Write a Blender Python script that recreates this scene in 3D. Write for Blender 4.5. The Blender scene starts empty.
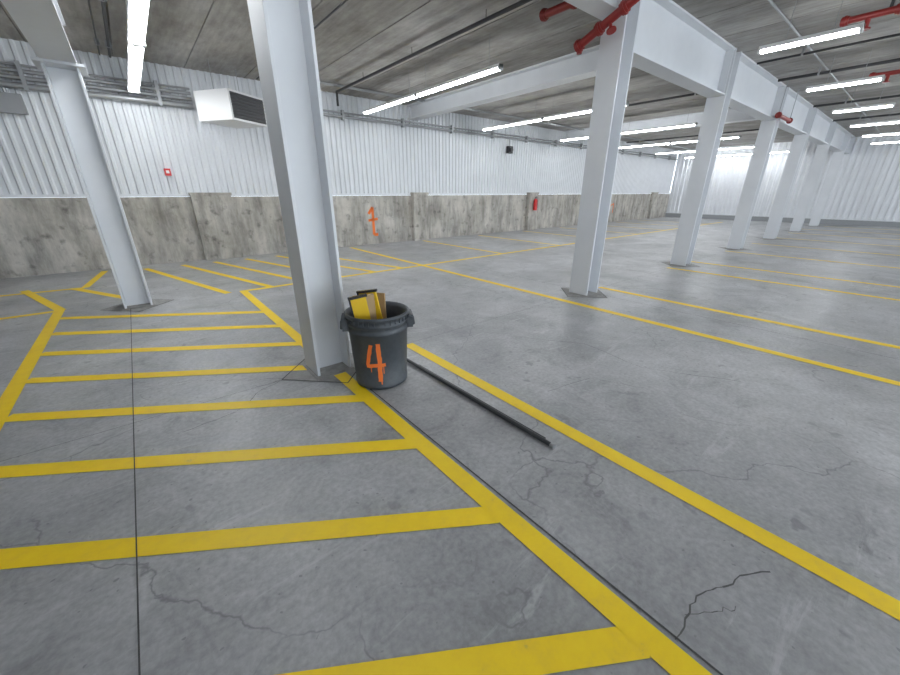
import bpy, bmesh, math, random
from mathutils import Vector, Matrix
random.seed(4)
S=bpy.context.scene
S.view_settings.view_transform='Standard'
# ---------------- materials ----------------
def mat(name,color,rough=.6,metal=0,emit=None,estr=0):
    m=bpy.data.materials.new(name); m.use_nodes=True; b=m.node_tree.nodes['Principled BSDF']
    b.inputs['Base Color'].default_value=(*color,1); b.inputs['Roughness'].default_value=rough; b.inputs['Metallic'].default_value=metal
    if emit: b.inputs['Emission Color'].default_value=(*emit,1); b.inputs['Emission Strength'].default_value=estr
    return m
class N:
    def __init__(s,m): s.t=m.node_tree; s.b=s.t.nodes['Principled BSDF']; s.g=s.t.nodes.new('ShaderNodeNewGeometry').outputs['Position']
    def n(s,k,**a):
        x=s.t.nodes.new(k)
        for q,v in a.items(): setattr(x,q,v)
        return x
    def l(s,a,b): s.t.links.new(a,b)
    def mapping(s,scale,rot=0,loc=(0,0,0)):
        x=s.n('ShaderNodeMapping'); x.inputs['Scale'].default_value=scale; x.inputs['Rotation'].default_value=(0,0,rot); x.inputs['Location'].default_value=loc; s.l(s.g,x.inputs['Vector']); return x.outputs[0]
    def noise(s,scale,detail=5,vec=None,rough=.55,dist=0):
        x=s.n('ShaderNodeTexNoise'); x.inputs['Scale'].default_value=scale; x.inputs['Detail'].default_value=detail; x.inputs['Roughness'].default_value=rough; x.inputs['Distortion'].default_value=dist
        s.l(vec or s.g,x.inputs['Vector']); return x.outputs['Fac']
    def ramp(s,f,pts):
        x=s.n('ShaderNodeValToRGB'); e=x.color_ramp.elements
        while len(e)<len(pts): e.new(.5)
        for q,(p,c) in zip(e,pts):
            q.position=p; q.color=(*c,1) if isinstance(c,tuple) else (c,c,c,1)
        s.l(f,x.inputs[0]); return x.outputs[0]
    def mix(s,a,b,f,mode='MIX'):
        x=s.n('ShaderNodeMix',data_type='RGBA',blend_type=mode)
        for i,v in ((0,f),(6,a),(7,b)):
            if isinstance(v,(int,float)): x.inputs[i].default_value=v
            elif isinstance(v,tuple): x.inputs[i].default_value=(*v,1)
            else: s.l(v,x.inputs[i])
        return x.outputs[2]
    def bump(s,h,strength=.3,dist=.01):
        x=s.n('ShaderNodeBump'); x.inputs['Strength'].default_value=strength; x.inputs['Distance'].default_value=dist
        s.l(h,x.inputs['Height']); s.l(x.outputs[0],s.b.inputs['Normal'])
def floor_mat():
    m=mat('floor_concrete',(.3,.3,.3),.5); k=N(m)
    big=k.ramp(k.noise(.42,6,rough=.66,dist=.5),[(.32,(.30,.305,.315)),(.5,(.41,.415,.425)),(.68,(.52,.525,.535))])
    mid=k.ramp(k.noise(1.9,8,rough=.72,dist=.9),[(.30,.62),(.42,.88),(.55,1.),(.72,1.18)])
    c=k.mix(big,mid,1.,'MULTIPLY')
    fine=k.ramp(k.noise(34,3,rough=.6),[(.33,.84),(.66,1.09)]); c=k.mix(c,fine,1.,'MULTIPLY')
    sp=k.ramp(k.noise(9.,2,rough=.4),[(.64,0.),(.70,.6)]); gate=k.ramp(k.noise(.8,3),[(.45,0.),(.6,1.)])
    c=k.mix(c,(.19,.19,.20),k.mix(sp,gate,1.,'MULTIPLY'))
    sp2=k.ramp(k.noise(28.,1,k.mapping((1,1,1),0,(3,7,0))),[(.72,0.),(.76,.6)]); c=k.mix(c,(.17,.17,.18),sp2)
    st=k.ramp(k.noise(1.9,6,k.mapping((.5,2.8,1),.5),.74,1.),[(.58,0.),(.68,.4)])
    c=k.mix(c,(.62,.62,.64),st)
    st2=k.ramp(k.noise(1.1,6,k.mapping((2.4,.6,1),.25,(5,2,0)),.74,1.2),[(.57,0.),(.70,.35)])
    c=k.mix(c,(.22,.22,.23),st2)
    hl=k.n('ShaderNodeTexVoronoi',feature='DISTANCE_TO_EDGE'); hl.inputs['Scale'].default_value=.5
    nv=k.n('ShaderNodeTexNoise'); nv.inputs['Scale'].default_value=2.5; nv.inputs['Detail'].default_value=5; k.l(k.g,nv.inputs['Vector'])
    vm=k.n('ShaderNodeVectorMath',operation='MULTIPLY_ADD'); vm.inputs[1].default_value=(.45,.45,.45); k.l(nv.outputs['Color'],vm.inputs[0]); k.l(k.g,vm.inputs[2]); k.l(vm.outputs[0],hl.inputs['Vector'])
    cr=k.ramp(hl.outputs['Distance'],[(.0,.8),(.0032,0.)]); g2=k.ramp(k.noise(.6,3,k.mapping((1,1,1),0,(9,1,0))),[(.46,0.),(.53,1.)])
    c=k.mix(c,(.18,.18,.19),k.mix(cr,g2,1.,'MULTIPLY'))
    k.l(c,k.b.inputs['Base Color'])
    r=k.ramp(k.noise(1.3,4),[(.3,.33),(.7,.52)]); k.l(r,k.b.inputs['Roughness'])
    k.bump(k.noise(60,2),.08,.004); return m
def wallc_mat():
    m=mat('stained_concrete',(.3,.3,.28),.85); k=N(m)
    a=k.ramp(k.noise(.9,6,rough=.65),[(.3,(.33,.31,.27)),(.5,(.48,.455,.41)),(.7,(.60,.575,.53))])
    v=k.ramp(k.noise(2.2,6,k.mapping((1.6,1.6,.35)),.7),[(.35,.55),(.6,1.08)])
    c=k.mix(a,v,1.,'MULTIPLY')
    d=k.ramp(k.noise(5,4),[(.56,1.),(.72,.5)]); c=k.mix(c,d,1.,'MULTIPLY')
    k.l(c,k.b.inputs['Base Color']); k.bump(k.noise(18,5),.35,.01); return m
def ceil_mat():
    m=mat('precast_ceiling',(.25,.23,.2),.9); k=N(m)
    a=k.ramp(k.noise(1.1,6,k.mapping((1.3,.7,1)),.7),[(.3,(.25,.235,.215)),(.5,(.365,.35,.33)),(.72,(.50,.49,.475))])
    s=k.ramp(k.noise(5,4,k.mapping((3,.35,1)),.6),[(.35,.82),(.65,1.06)])
    c=k.mix(a,s,1.,'MULTIPLY')
    sx=k.n('ShaderNodeSeparateXYZ'); k.l(k.g,sx.inputs[0]); ma=k.n('ShaderNodeMath',operation='MULTIPLY_ADD'); ma.inputs[1].default_value=1/1.2; ma.inputs[2].default_value=8/1.2; k.l(sx.outputs[0],ma.inputs[0])
    fl=k.n('ShaderNodeMath',operation='FLOOR'); k.l(ma.outputs[0],fl.inputs[0]); wn=k.n('ShaderNodeTexWhiteNoise',noise_dimensions='1D'); k.l(fl.outputs[0],wn.inputs['W'])
    c=k.mix(c,k.ramp(wn.outputs['Value'],[(0.,.82),(1.,1.1)]),1.,'MULTIPLY')
    k.l(c,k.b.inputs['Base Color']); k.bump(k.noise(14,4),.3,.01); return m
def paint_mat():
    m=mat('yellow_paint',(.86,.60,.02),.5); k=N(m)
    w=k.ramp(k.noise(7,7,rough=.75),[(.27,(.60,.46,.10)),(.36,(.92,.63,.02)),(.5,(.97,.675,.008)),(.72,(1.,.72,.01))])
    k.l(w,k.b.inputs['Base Color']); return m
def white_mat(name,c,rough=.4):
    m=mat(name,c,rough); k=N(m)
    w=k.ramp(k.noise(1.7,4),[(.3,tuple(x*.92 for x in c)),(.7,c)]); k.l(w,k.b.inputs['Base Color']); return m
M=dict(floor=floor_mat(),conc=wallc_mat(),ceil=ceil_mat(),yel=paint_mat(),steel=white_mat('white_steel_paint',(.72,.74,.77)),
 metal=white_mat('white_corrugated_metal',(.76,.78,.81),.35),tube=mat('lamp_tube',(1,1,1),.5,0,(.94,.975,1.),48),
 house=mat('white_fixture',(.8,.8,.8),.4),dark=mat('joint_dark',(.07,.07,.072),.9),crack=mat('crack_grey',(.12,.12,.12),.9),
 black=mat('black_pipe',(.03,.03,.033),.45),red=mat('red_pipe',(.25,.02,.017),.4),galv=mat('galvanised',(.38,.39,.40),.4,.6),
 orange=mat('orange_spray',(.90,.20,.035),.6),louv=mat('louvre_dark',(.05,.05,.055),.5),
 board=mat('yellow_board',(.85,.55,.02),.5),wood=mat('tan_board',(.45,.31,.16),.7),ext=mat('extinguisher_red',(.6,.02,.02),.3),
 base=mat('grey_base',(.30,.31,.32),.6),rod=mat('rod_dark',(.07,.073,.078),.35,.5))
m=mat('grout_patch',(.4,.4,.39),.8); k=N(m); c=k.ramp(k.noise(9,6,rough=.7),[(.3,(.24,.235,.225)),(.7,(.40,.395,.38))]); k.l(c,k.b.inputs['Base Color']); M['fix']=m
m=mat('can_plastic',(.055,.065,.075),.5); k=N(m); c=k.ramp(k.noise(6,6,rough=.7),[(.35,(.048,.056,.066)),(.62,(.074,.085,.098)),(.8,(.15,.16,.17))]); k.l(c,k.b.inputs['Base Color']); M['can']=m
# ---------------- mesh builder ----------------
class MB:
    def __init__(s): s.v=[];s.f=[];s.mi=[];s.mats=[];s.sm=[]
    def mid(s,key):
        if key not in s.mats: s.mats.append(key)
        return s.mats.index(key)
    def add(s,v,f,key,smooth=False,M4=None):
        o=len(s.v); s.v+= [tuple(M4@Vector(p)) if M4 else tuple(p) for p in v]
        i=s.mid(key)
        for q in f: s.f.append([o+a for a in q]); s.mi.append(i); s.sm.append(smooth)
    def box(s,x0,x1,y0,y1,z0,z1,key,M4=None):
        v=[(x,y,z) for x in(x0,x1) for y in(y0,y1) for z in(z0,z1)]
        f=[(0,1,3,2),(4,6,7,5),(0,4,5,1),(2,3,7,6),(0,2,6,4),(1,5,7,3)]; s.add(v,f,key,False,M4)
    def tube(s,p,q,r,key,n=12,r2=None,caps=True):
        p=Vector(p);q=Vector(q);d=(q-p).normalized(); a=d.orthogonal().normalized(); b=d.cross(a); r2=r if r2 is None else r2
        v=[p+(a*math.cos(t)+b*math.sin(t))*r for t in [2*math.pi*i/n for i in range(n)]]+[q+(a*math.cos(t)+b*math.sin(t))*r2 for t in [2*math.pi*i/n for i in range(n)]]
        s.add(v,[(i,(i+1)%n,n+(i+1)%n,n+i) for i in range(n)],key,True)
        if caps: s.add(v,[tuple(range(n))[::-1],tuple(range(n,2*n))],key)
    def path(s,pts,r,key,n=12):
        for a,b in zip(pts,pts[1:]): s.tube(a,b,r,key,n)
        for a in pts[1:-1]: s.ball(a,r*1.02,key)
    def ball(s,c,r,key,n=10):
        v=[];f=[]
        for i in range(n+1):
            t=math.pi*i/n
            for j in range(n): p=2*math.pi*j/n; v.append((c[0]+r*math.sin(t)*math.cos(p),c[1]+r*math.sin(t)*math.sin(p),c[2]+r*math.cos(t)))
        for i in range(n):
            for j in range(n): f.append((i*n+j,(i+1)*n+j,(i+1)*n+(j+1)%n,i*n+(j+1)%n))
        s.add(v,f,key,True)
    def strip(s,p,q,w,z,key,h=None):
        p=Vector((*p,0));q=Vector((*q,0)); d=(q-p).normalized(); n=Vector((-d.y,d.x,0))*w/2
        v=[(a.x,a.y,z) for a in (p-n,q-n,q+n,p+n)]; s.add(v,[(0,1,2,3)],key)
    def obj(s,name,bevel=0):
        me=bpy.data.meshes.new(name); me.from_pydata(s.v,[],s.f)
        for kk in s.mats: me.materials.append(M[kk])
        me.polygons.foreach_set('material_index',s.mi); me.polygons.foreach_set('use_smooth',s.sm); me.update()
        o=bpy.data.objects.new(name,me); bpy.context.collection.objects.link(o)
        if bevel: b=o.modifiers.new('bevel','BEVEL'); b.width=bevel; b.segments=2; b.limit_method='ANGLE'
        return o
# ---------------- room ----------------
CZ=4.15; YW=11.2; XE=28.6; XL=-8.; YB=-9.
b=MB(); b.box(XL,XE,YB-4,YW,-.2,0,'floor'); b.obj('floor')
b=MB(); pw=1.2; x=XL
b.box(XL,XE,YB,YW+.3,CZ+.03,CZ+.25,'ceil')
while x<XE:
    b.box(x+.012,min(x+pw-.012,XE),YB,YW+.3,CZ,CZ+.05,'ceil'); x+=pw
b.obj('ceiling')
def corr(p,q,z0,z1,inward,period=.2,depth=.035):
    b=MB(); p=Vector((*p,0));q=Vector((*q,0)); L=(q-p).length; d=(q-p)/L; n=Vector((*inward,0)); v=[]
    t=0; pts=[]
    while t<L:
        for a,h in ((0,0),(.45,0),(.6,1),(.85,1)): pts.append((t+a*period,h))
        t+=period
    for t,h in pts:
        w=p+d*min(t,L)+n*depth*h; v+=[(w.x,w.y,z0),(w.x,w.y,z1)]
    f=[(2*i,2*i+2,2*i+3,2*i+1) for i in range(len(pts)-1)]
    b.add(v,f,'metal')
    a=p-n*.02;c=q+n*(depth+.02); b.box(min(a.x,c.x),max(a.x,c.x),min(a.y,c.y),max(a.y,c.y),z0-.03,z0+.03,'metal')
    return b
HC=1.5
b=corr((XL,YW+.06),(XE,YW+.06),HC+.03,CZ,(0,-1),.15,.034)
b.box(XL,XE,YW,YW+.35,0,HC-.005,'conc')
b.box(XL,XE,YW+.12,YW+.35,HC,CZ,'metal')
b.obj('wall_back')
for i,px in enumerate([1.55,7.75,13.85,19.95,26.05]):
    b=MB(); w=.42 if i==0 else .3
    b.box(px-w,px+w,YW-.16,YW,0,HC+.03,'conc'); b.box(px-w-.02,px+w+.02,YW-.18,YW,HC+.03,HC+.09,'conc')
    b.obj(f'trim_{i+1}')
b=corr((XE-.02,YW),(XE-.02,YB),.28,CZ,(-1,0),.25,.04)
b.box(XE,XE+.3,YB,YW,0,CZ,'metal'); b.box(XE-.08,XE,YB,YW,0,.26,'base'); b.obj('wall_right')
b=MB(); b.box(XL-.2,XL,YB,YW,0,CZ,'metal'); b.obj('wall_left')
b=MB(); b.box(XL,-3,YB-.2,YB,0,CZ,'metal'); b.box(26,XE,YB-.2,YB,0,CZ,'metal'); b.box(-3,26,YB-.2,YB,3.5,CZ,'metal'); b.obj('wall_front')
# ---------------- steel ----------------
def wcol(b,cx,cy,z1,ax=.33,ay=.33,t=.026):
    b.box(cx-ax/2,cx-ax/2+t,cy-ay/2,cy+ay/2,0.012,z1,'steel'); b.box(cx+ax/2-t,cx+ax/2,cy-ay/2,cy+ay/2,0.012,z1,'steel')
    b.box(cx-ax/2+t,cx+ax/2-t,cy-.01,cy+.01,0.012,z1,'steel')
    b.box(cx-ax/2-.03,cx+ax/2+.03,cy-ay/2-.03,cy+ay/2+.03,0.0065,.012,'fix')
RY=3.27
CX=[1.13,5.62,9.75,13.85,17.95,22.3,26.6]
for cx in CX:
    b=MB(); wcol(b,cx,RY,CZ)
    b.obj('steel_column',.004)
b=MB(); wcol(b,-.27,7.15,3.0); b.box(-.5,-.04,6.9,7.4,3.0,3.03,'steel'); b.obj('steel_column',.004)
def ibeamX(b,x0,x1,cy,z0,z1,w=.3,t=.03):
    b.box(x0,x1,cy-w/2,cy+w/2,z0,z0+t,'steel'); b.box(x0,x1,cy-w/2,cy+w/2,z1-t,z1,'steel'); b.box(x0,x1,cy-.012,cy+.012,z0+t,z1-t,'steel')
def ibeamY(b,cx,y0,y1,z0,z1,w=.3,t=.03):
    b.box(cx-w/2,cx+w/2,y0,y1,z0,z0+t,'steel'); b.box(cx-w/2,cx+w/2,y0,y1,z1-t,z1,'steel'); b.box(cx-.012,cx+.012,y0,y1,z0+t,z1-t,'steel')
h=.168
xs=[-6]+CX+[XE]
for i in range(len(xs)-1):
    b=MB()
    x0=xs[i]+(h if i else 0); x1=xs[i+1]-(h if i<len(xs)-2 else .06)
    z0=3.72 if i<2 else 3.38
    ibeamX(b,x0,x1,RY,z0,CZ)
    for xx in ((x0+.03,x1-.06) if i>1 else (x0+.03,)):
        b.box(xx,xx+.02,RY-.14,RY+.14,z0+.03,CZ-.03,'steel')
    b.obj('steel_beam',.003)
b=MB(); ibeamY(b,7.6,RY+.16,YW+.0,3.75,CZ,.35); b.obj('steel_beam')
b=MB(); ibeamY(b,-.27,-5,7.4,3.03,3.55,.32,.03); b.obj('steel_beam')
b=MB(); ibeamY(b,16.,RY+.16,YW,3.75,CZ,.35); b.obj('steel_beam')
# ---------------- markings ----------------
W=.115; b=MB()
for i in range(-5,7):
    y=.995+.765*i
    b.strip((-1.12,y+(1.44 if i>-1 else 1.40)),(1.12,y-.02),W,.003,'yel')
b.strip((-1.17,-4),(-1.17,7.55),W,.004,'yel'); b.strip((1.15,-5),(1.15,3.05),W,.004,'yel'); b.strip((1.15,3.49),(1.15,7.1),W,.004,'yel')
b.strip((-1.15,7.5),(-1.8,9.5),W,.0045,'yel')
b.strip((-6,7.5),(-1.15,7.5),W,.0035,'yel')
b.strip((1.1,7.07),(26,7.07),W,.0035,'yel')
b.strip((-2.4,9.3),(-1.0,9.14),W,.0035,'yel')
b.strip((-1.13,9.14),(-.3,7.55),W,.003,'yel'); b.strip((-.79,10.9),(-1.0,9.14),W,.0032,'yel')
for x0 in (-.1,.6,1.25,1.95,2.7,3.4):
    b.strip((x0,10.7),(x0+1.02,7.07),W,.003,'yel')
b.strip((2.05,-7),(2.05,3.25),W,.003,'yel'); b.strip((4.95,-7),(4.95,10.9),W,.003,'yel')
for xx in (6.2,9.1,10.4,13.1,15.8,18.5,21.2,23.9,26.6): b.strip((xx,-7),(xx,3.3 if xx<26 else 2.9),W,.003,'yel')
for xx in (7.7,10.4,13.1,15.8,18.5,21.2,23.9): b.strip((xx,7.07),(xx,10.9),W,.0028,'yel')
b.obj('parking_markings')
b=MB()
for xx in (-.37,5.72,9.8,13.9,18,22.4): b.strip((xx,-8),(xx,11.1),.006,.0055,'dark')
b.strip((1.232,-8),(1.232,2.83),.009,.0055,'dark')
b.strip((-8,3.27),(28,3.27),.004,.002,'crack')
for cx in CX+[-.27]:
    cy=RY if cx!=-.27 else 7.15; e=.44
    P=[(cx-e,cy),(cx,cy-e),(cx+e,cy),(cx,cy+e)]
    b.add([(x,y,.0024) for x,y in P],[(0,1,2,3)],'fix')
    for a,c in zip(P,P[1:]+P[:1]): b.strip(a,c,.010,.0056,'dark')
b.obj('floor_joints')
b=MB()
def crack(pts,w):
    out=[Vector(pts[0])]
    for a,c in zip(pts,pts[1:]):
        a=Vector(a);c=Vector(c); n=Vector((-(c-a).y,(c-a).x)).normalized()
        for i in range(1,6): out.append(a.lerp(c,i/5)+n*random.uniform(-.014,.014)*(i<5))
    for a,c in zip(out,out[1:]): b.strip(a,c,w*random.uniform(.5,1.3),.002,'crack')
crack([(1.224,.129),(1.41,.142),(1.552,.105),(1.681,.056),(1.848,-.034)],.006)
crack([(1.35,.14),(1.47,.06),(1.55,.02)],.003)
crack([(-.1,2.9),(.25,2.95),(.5,3.2),(.70,3.27)],.004)
crack([(-.3,3.9),(.1,3.75),(.4,3.5),(.70,3.3)],.003)
crack([(3.2,2.6),(3.6,2.0),(3.5,1.3),(3.9,.6)],.004)
crack([(2.4,1.6),(2.9,1.5),(3.1,1.1)],.003)
crack([(6.05,3.2),(6.8,2.7),(7.1,1.8),(7.9,1.2)],.006)
crack([(7.0,5.9),(7.8,5.1),(8.9,4.7),(9.4,3.5)],.006)
b.obj('floor_cracks')
# ---------------- lights ----------------
def fixture(x,y0,y1,z=3.55,n=1,s0=.03,hw=.05):
    b=MB(); L=(y1-y0)/n
    for i in range(n):
        a=y0+i*L+.02; c=y0+(i+1)*L-.02
        b.box(x-hw,x+hw,a,c,z+.03,z+.08,'house')
        for s in (-s0,s0): b.tube((x+s,a+.03,z+.008),(x+s,c-.03,z+.008),.016,'tube',5,caps=False)
        b.box(x-hw-.005,x+hw+.005,a,a+.03,z-.01,z+.08,'house'); b.box(x-hw-.005,x+hw+.005,c-.03,c,z-.01,z+.08,'house')
        for t in (a+.3,c-.3): b.tube((x,t,z+.08),(x,t,CZ-.002),.004,'galv',6)
    b.obj('strip_light')
fixture(.58,4.2,10.9,3.5,2,.055,.09)
for x in (5.5,10.,14.5,19.,23.5,27.6): fixture(x,5.3,10.4,3.58,2)
for x in (.8,4.4,8.0,11.6,15.2,18.8,22.4,26.0):
    fixture(x,1.15,2.3,3.58); fixture(x,-4.6,-2.2,3.58)
# ---------------- services ----------------
# wall-mounted runs, broken where the transverse beams land on the wall
b=MB()
for dz,r in ((-.02,.055),(.11,.04),(.22,.035),(.31,.02)): b.tube((-6,YW-.075,3.43+dz),(1.6,YW-.075,3.43+dz),r,'galv')
for x in (-5,-3,-1,1): b.box(x-.03,x+.03,YW-.13,YW-.002,3.34,3.80,'galv')
b.box(-1.5,-1.1,YW-.14,YW-.002,2.95,3.27,'base'); b.tube((-1.3,YW-.07,3.27),(-1.3,YW-.07,3.4),.02,'galv'); b.obj('conduit_run')
b=MB()
for dz,r in ((0,.035),(.10,.022)): b.tube((3.0,YW-.07,3.58+dz),(28.4,YW-.07,3.58+dz),r,'galv')
for x in range(3,28,2): b.box(x+.17,x+.23,YW-.12,YW-.002,3.5,3.74,'galv')
b.obj('conduit_run')
b=MB(); R4=Matrix.Translation((2.2,10.4,3.3))@Matrix.Rotation(math.radians(34),4,'Z')
b.box(-.5,.5,-.5,.4,-.28,.28,'house',R4)
b.box(-.46,.46,-.505,-.5,-.24,.24,'louv',R4)
for i in range(8):
    z=-.21+i*.06; b.add([(-.45,-.505,z),(.45,-.505,z),(.45,-.53,z-.02),(-.45,-.53,z-.02)],[(0,1,2,3)],'louv',False,R4)
for sx in(-.35,.35):
    p=R4@Vector((sx,0,.28)); b.tube(p,(p.x,p.y,CZ-.002),.008,'galv',6)
b.tube((2.4,10.75,3.34),(2.4,YW,3.34),.05,'galv')
b.obj('unit_heater',.006)
b=MB(); b.tube((4.8,3.6,4.02),(4.8,10.5,4.02),.03,'black'); b.tube((4.8,10.5,4.02),(4.8,10.5,3.7),.03,'black')
for y in (5,7,9): b.tube((4.8,y,4.04),(4.8,y,CZ-.002),.006,'black',6)
for X,y0,y1,z,r in ((.35,5,10.9,4.06,.022),(.2,5,10.9,4.06,.012),(3.0,4,10.9,4.1,.014),(12.3,3.7,10.9,4.03,.028),(17.5,3.7,10.9,4.03,.028),(21.,3.7,10.9,4.03,.028),(10.6,-4,3.0,4.05,.02),(12.4,-4,3.,4.03,.03),(16.8,-4,3.,4.03,.03),(20.6,-4,3.,4.03,.03)):
    b.tube((X,y0,z),(X,y1,z),r,'black')
    for y in (y0+1,(y0+y1)/2,y1-.7): b.box(X-.02-r,X+.02+r,y-.015,y+.015,z-r,CZ-.003,'galv')
for y,r in ((10.2,.02),(10.32,.014)): b.tube((2.9,y,4.1),(7.4,y,4.1),r,'galv'); b.tube((7.8,y,4.1),(15.8,y,4.1),r,'galv'); b.tube((16.2,y,4.1),(28.4,y,4.1),r,'galv')
for y in (2.2,-.8): b.tube((2,y,4.11),(28.4,y,4.11),.016,'galv')
b.obj('overhead_pipework')
def coupling(b,c,d,r,key):
    c=Vector(c);d=Vector(d).normalized(); b.tube(c-d*.04,c+d*.04,r,key,14); b.tube(c-d*.012,c+d*.012,r*1.15,key,14)
b=MB(); r=.052
b.path([(5.3,4.35,4.0),(5.3,3.5,4.0)],r,'red')
for y in (4.3,3.8): coupling(b,(5.3,y,4.0),(0,1,0),.068,'red')
P=[(5.22,3.62,3.44),(5.22,2.9,3.74),(5.22,2.3,3.99)]; b.path(P,r,'red'); d=Vector(P[1])-Vector(P[0])
for t in (.03,.42,.85,1.3): coupling(b,Vector(P[0])+d*t,d,.07,'red')
c=Vector(P[0])+d*.6; b.tube(c,c+Vector((-.03,-.06,-.12)),.02,'red'); b.tube(c+Vector((-.03,-.06,-.12)),c+Vector((-.033,-.066,-.135)),.06,'red',16)
c=Vector(P[0])+d*.05; b.tube(c,c+Vector((0,-.0,-.1)),.035,'red')
b.tube((5.22,2.9,3.74),(5.22,2.9,CZ-.002),.012,'galv',8)
b.obj('sprinkler_pipe')
b=MB(); b.path([(13.2,3.0,3.42),(14.6,3.0,3.42)],.045,'red')
for x in (13.25,14.5): coupling(b,(x,3.0,3.42),(1,0,0),.062,'red')
b.tube((13.25,3.,3.42),(13.25,3.,CZ-.002),.008,'galv'); b.tube((14.5,3.,3.42),(14.5,3.,CZ-.002),.008,'galv'); b.obj('sprinkler_pipe')
for X in (9.0,13.4):
    b=MB(); b.path([(X,1.6,4.0),(X,.4,4.0)],.045,'red'); b.tube((X,.4,4.),(X,-3,4.),.042,'black')
    for y in (1.55,1.0,.45): coupling(b,(X,y,4.0),(0,1,0),.062,'red')
    b.tube((X,1.3,4.0),(X,1.3,3.85),.03,'red'); b.tube((X,1.3,3.85),(X,1.3,3.83),.06,'red',16); b.tube((X,1.1,4.),(X,1.1,CZ-.002),.02,'black')
    b.tube((X,.7,4.0),(X-.3,.7,3.9),.03,'black'); b.tube((X-.3,.7,3.95),(X-.3,.7,3.8),.05,'black')
    b.obj('sprinkler_pipe')
# ---------------- small wall things ----------------
b=MB(); b.box(.75,.87,YW-.06,YW+.03,1.95,2.1,'ext'); b.box(.78,.84,YW-.08,YW-.05,2.0,2.06,'house'); b.obj('fire_alarm_pull',.005)
b=MB(); ex=13.85; ey=YW-.27
b.tube((ex,ey,.85),(ex,ey,1.25),.085,'ext',18); b.ball((ex,ey,1.25),.085,'ext'); b.tube((ex,ey,1.3),(ex,ey,1.38),.025,'black'); b.box(ex-.02,ex+.09,ey-.015,ey+.015,1.38,1.41,'black')
b.path([(ex+.02,ey,1.35),(ex+.12,ey-.02,1.25),(ex+.11,ey-.02,.95)],.012,'black'); b.box(ex-.03,ex+.03,ey+.08,YW-.162,.95,1.2,'galv'); b.obj('fire_extinguisher')
b=MB(); b.box(12.1,12.35,YW-.12,YW+.02,3.05,3.3,'black'); b.tube((12.2,YW-.12,3.17),(12.2,YW-.2,3.17),.08,'black',14); b.tube((12.2,YW-.03,3.3),(12.2,YW-.03,3.54),.015,'galv'); b.obj('wall_speaker',.005)
b=MB()
def wallstroke(pts,w,x,z):
    for (a0,a1),(c0,c1) in zip(pts,pts[1:]):
        p=Vector((x+a0,z+a1));q=Vector((x+c0,z+c1)); n=Vector((-(q-p).y,(q-p).x)).normalized()*w/2
        b.add([(v.x,YW-.004,v.y) for v in (p-n,q-n,q+n,p+n)],[(0,1,2,3)],'orange')
wallstroke([(-.1,.65),(.05,.85),(.05,0),(.2,0)],.09,5.9,.3); wallstroke([(-.12,.35),(.22,.39)],.08,5.9,.4)
wallstroke([(0,.4),(.3,.5),(.3,0)],.06,20.9,.5)
b.obj('wall_graffiti')
# ---------------- trash can ----------------
cx,cy=1.415,2.715; K=.94; Z0=.006
va=math.atan2(cy,cx)
T0=Matrix.Translation((cx,cy,Z0))@Matrix.Scale(K,4)
def lathe(b,prof,key,n=64):
    v=[];f=[]
    for r,z in prof:
        for j in range(n): t=2*math.pi*j/n; v.append((r*math.cos(t),r*math.sin(t),z))
    for i in range(len(prof)-1):
        for j in range(n): f.append((i*n+j,i*n+(j+1)%n,(i+1)*n+(j+1)%n,(i+1)*n+j))
    b.add(v,f,key,True,T0)
b=MB()
lathe(b,[(0,.01),(.22,.01),(.231,0.),(.245,.012),(.248,.045),(.242,.05),(.267,.53),(.275,.533),(.275,.555),(.269,.56),(.271,.60),(.278,.603),(.278,.625),(.272,.63),(.274,.668),(.290,.672),(.294,.682),(.293,.694),(.283,.702),(.27,.698),(.262,.66),(.255,.55),(.23,.05),(0,.04)],'can')
for i in range(36):
    t=2*math.pi*(i+.5)/36; R=T0@Matrix.Rotation(t,4,'Z'); b.box(.264,.282,-.0035,.0035,.63,.676,'can',R)
for sgn in (1,-1):
    t=va+sgn*math.pi/2; R=T0@Matrix.Rotation(t,4,'Z')
    pts=[R@Vector(p) for p in [(.275,-.085,.655),(.312,-.08,.635),(.322,-.05,.565),(.322,.05,.565),(.312,.08,.635),(.275,.085,.655)]]
    b.path(pts,.014,'can',10)
    for yy in (-.085,.085): b.box(.262,.314,yy-.008,yy+.008,.545,.66,'can',R)
    b.box(.272,.318,-.09,.09,.645,.66,'can',R)
def rad(z): return .242+(z-.05)/(.48)*.025+.003
def cs(pts,w):
    for (a0,z0),(a1,z1) in zip(pts,pts[1:]):
        n=8; d=Vector((a1-a0,z1-z0)); nn=Vector((-d.y,d.x)).normalized()*w/2; vs=[]
        for i in range(n+1):
            p=Vector((a0,z0))+d*i/n
            for s in (-1,1):
                q=p+nn*s*random.uniform(.85,1.15); t=va+math.pi+(q.x)/.25; vs.append((rad(q.y)*math.cos(t),rad(q.y)*math.sin(t),q.y))
        b.add(vs,[(2*i,2*i+2,2*i+3,2*i+1) for i in range(n)],'orange',False,T0)
o=-.045
cs([(o-.03,.46),(o-.075,.255)],.034); cs([(o-.085,.25),(o+.085,.262)],.034); cs([(o+.03,.47),(o+.035,.28),(o+.03,.09)],.038)
cs([(o-.045,.25),(o-.045,.19)],.008); cs([(o+.065,.25),(o+.065,.17)],.007); cs([(o+.04,.10),(o+.042,.06)],.01)
b.obj('trash_can')
b=MB()
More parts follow.
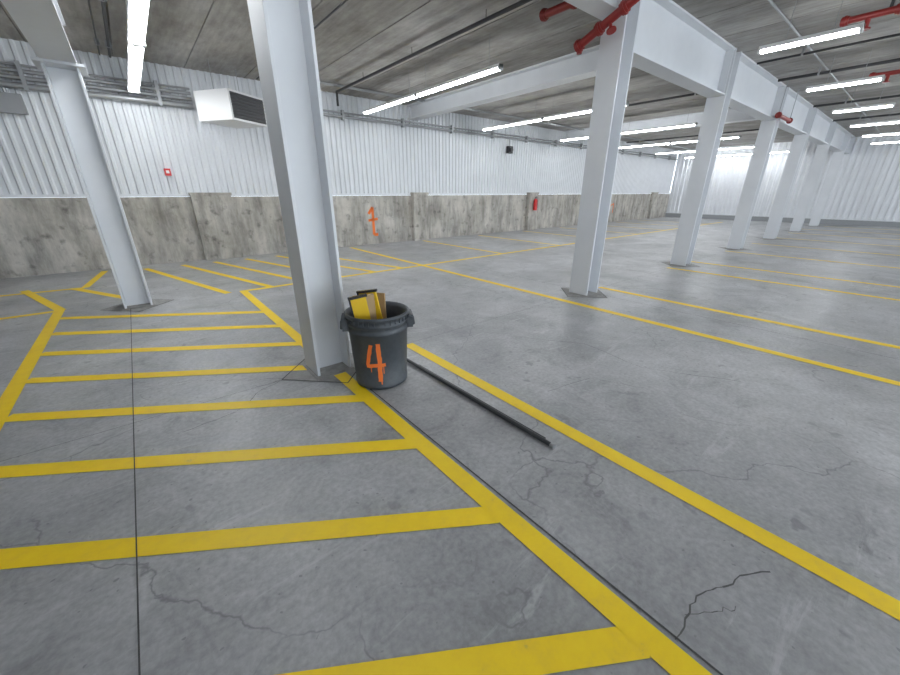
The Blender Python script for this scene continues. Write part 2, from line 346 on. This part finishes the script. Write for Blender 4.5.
def slab(dx,dy,w,t,z0,z1,lean,yawd,roll,key,edge=None):
    R=Matrix.Translation((cx+dx,cy+dy,z0))@Matrix.Rotation(math.radians(yawd),4,'Z')@Matrix.Rotation(math.radians(roll),4,'Y')@Matrix.Rotation(math.radians(lean),4,'X')
    b.box(-w/2,w/2,-t/2,t/2,0,z1-z0,key,R)
    if edge: b.box(-w/2-.012,w/2+.012,-t/2-.004,t/2+.004,z1-z0-.02,z1-z0,edge,R); b.box(-w/2-.01,-w/2+.004,-t/2-.004,t/2+.004,.2,z1-z0,edge,R)
yv=math.degrees(va)-90
slab(-.06,.0,.13,.02,.06,.83,4,yv+10,-8,'board','black')
slab(-.02,.05,.10,.03,.06,.82,6,yv+25,-5,'wood')
slab(.06,.0,.16,.02,.06,.84,3,yv-25,-9,'board','black')
slab(.06,.06,.12,.015,.06,.78,-3,yv-35,-2,'wood')
slab(-.05,.07,.16,.015,.06,.78,-4,yv,-3,'board')
b.obj('folded_floor_sign')
# ---------------- rod ----------------
b=MB(); b.tube((1.79,2.90,.023),(1.80,1.13,.023),.016,'rod',16); b.tube((1.80,1.13,.023),(1.80,1.10,.023),.017,'galv',16); b.tube((1.818,2.7,.016),(1.832,1.2,.016),.009,'rod',12); b.obj('metal_rod')
# ---------------- world, camera ----------------
w=bpy.data.worlds.new('World'); S.world=w; w.use_nodes=True; w.node_tree.nodes['Background'].inputs[0].default_value=(.82,.91,1,1); w.node_tree.nodes['Background'].inputs[1].default_value=5.
cd=bpy.data.cameras.new('camera'); cam=bpy.data.objects.new('camera',cd); bpy.context.collection.objects.link(cam); S.camera=cam
p,yaw=.3787,.8844
fh=Vector((math.cos(yaw),math.sin(yaw),0)); up=Vector((0,0,1)); r=Vector((math.sin(yaw),-math.cos(yaw),0))
fw=fh*math.cos(p)-up*math.sin(p); u=fh*math.sin(p)+up*math.cos(p)
mw=Matrix((r,u,-fw)).transposed().to_4x4(); mw.translation=Vector((0,0,1.6)); cam.matrix_world=mw
cd.sensor_width=36; cd.lens=365.32/900*36; cd.clip_start=.05; cd.clip_end=200
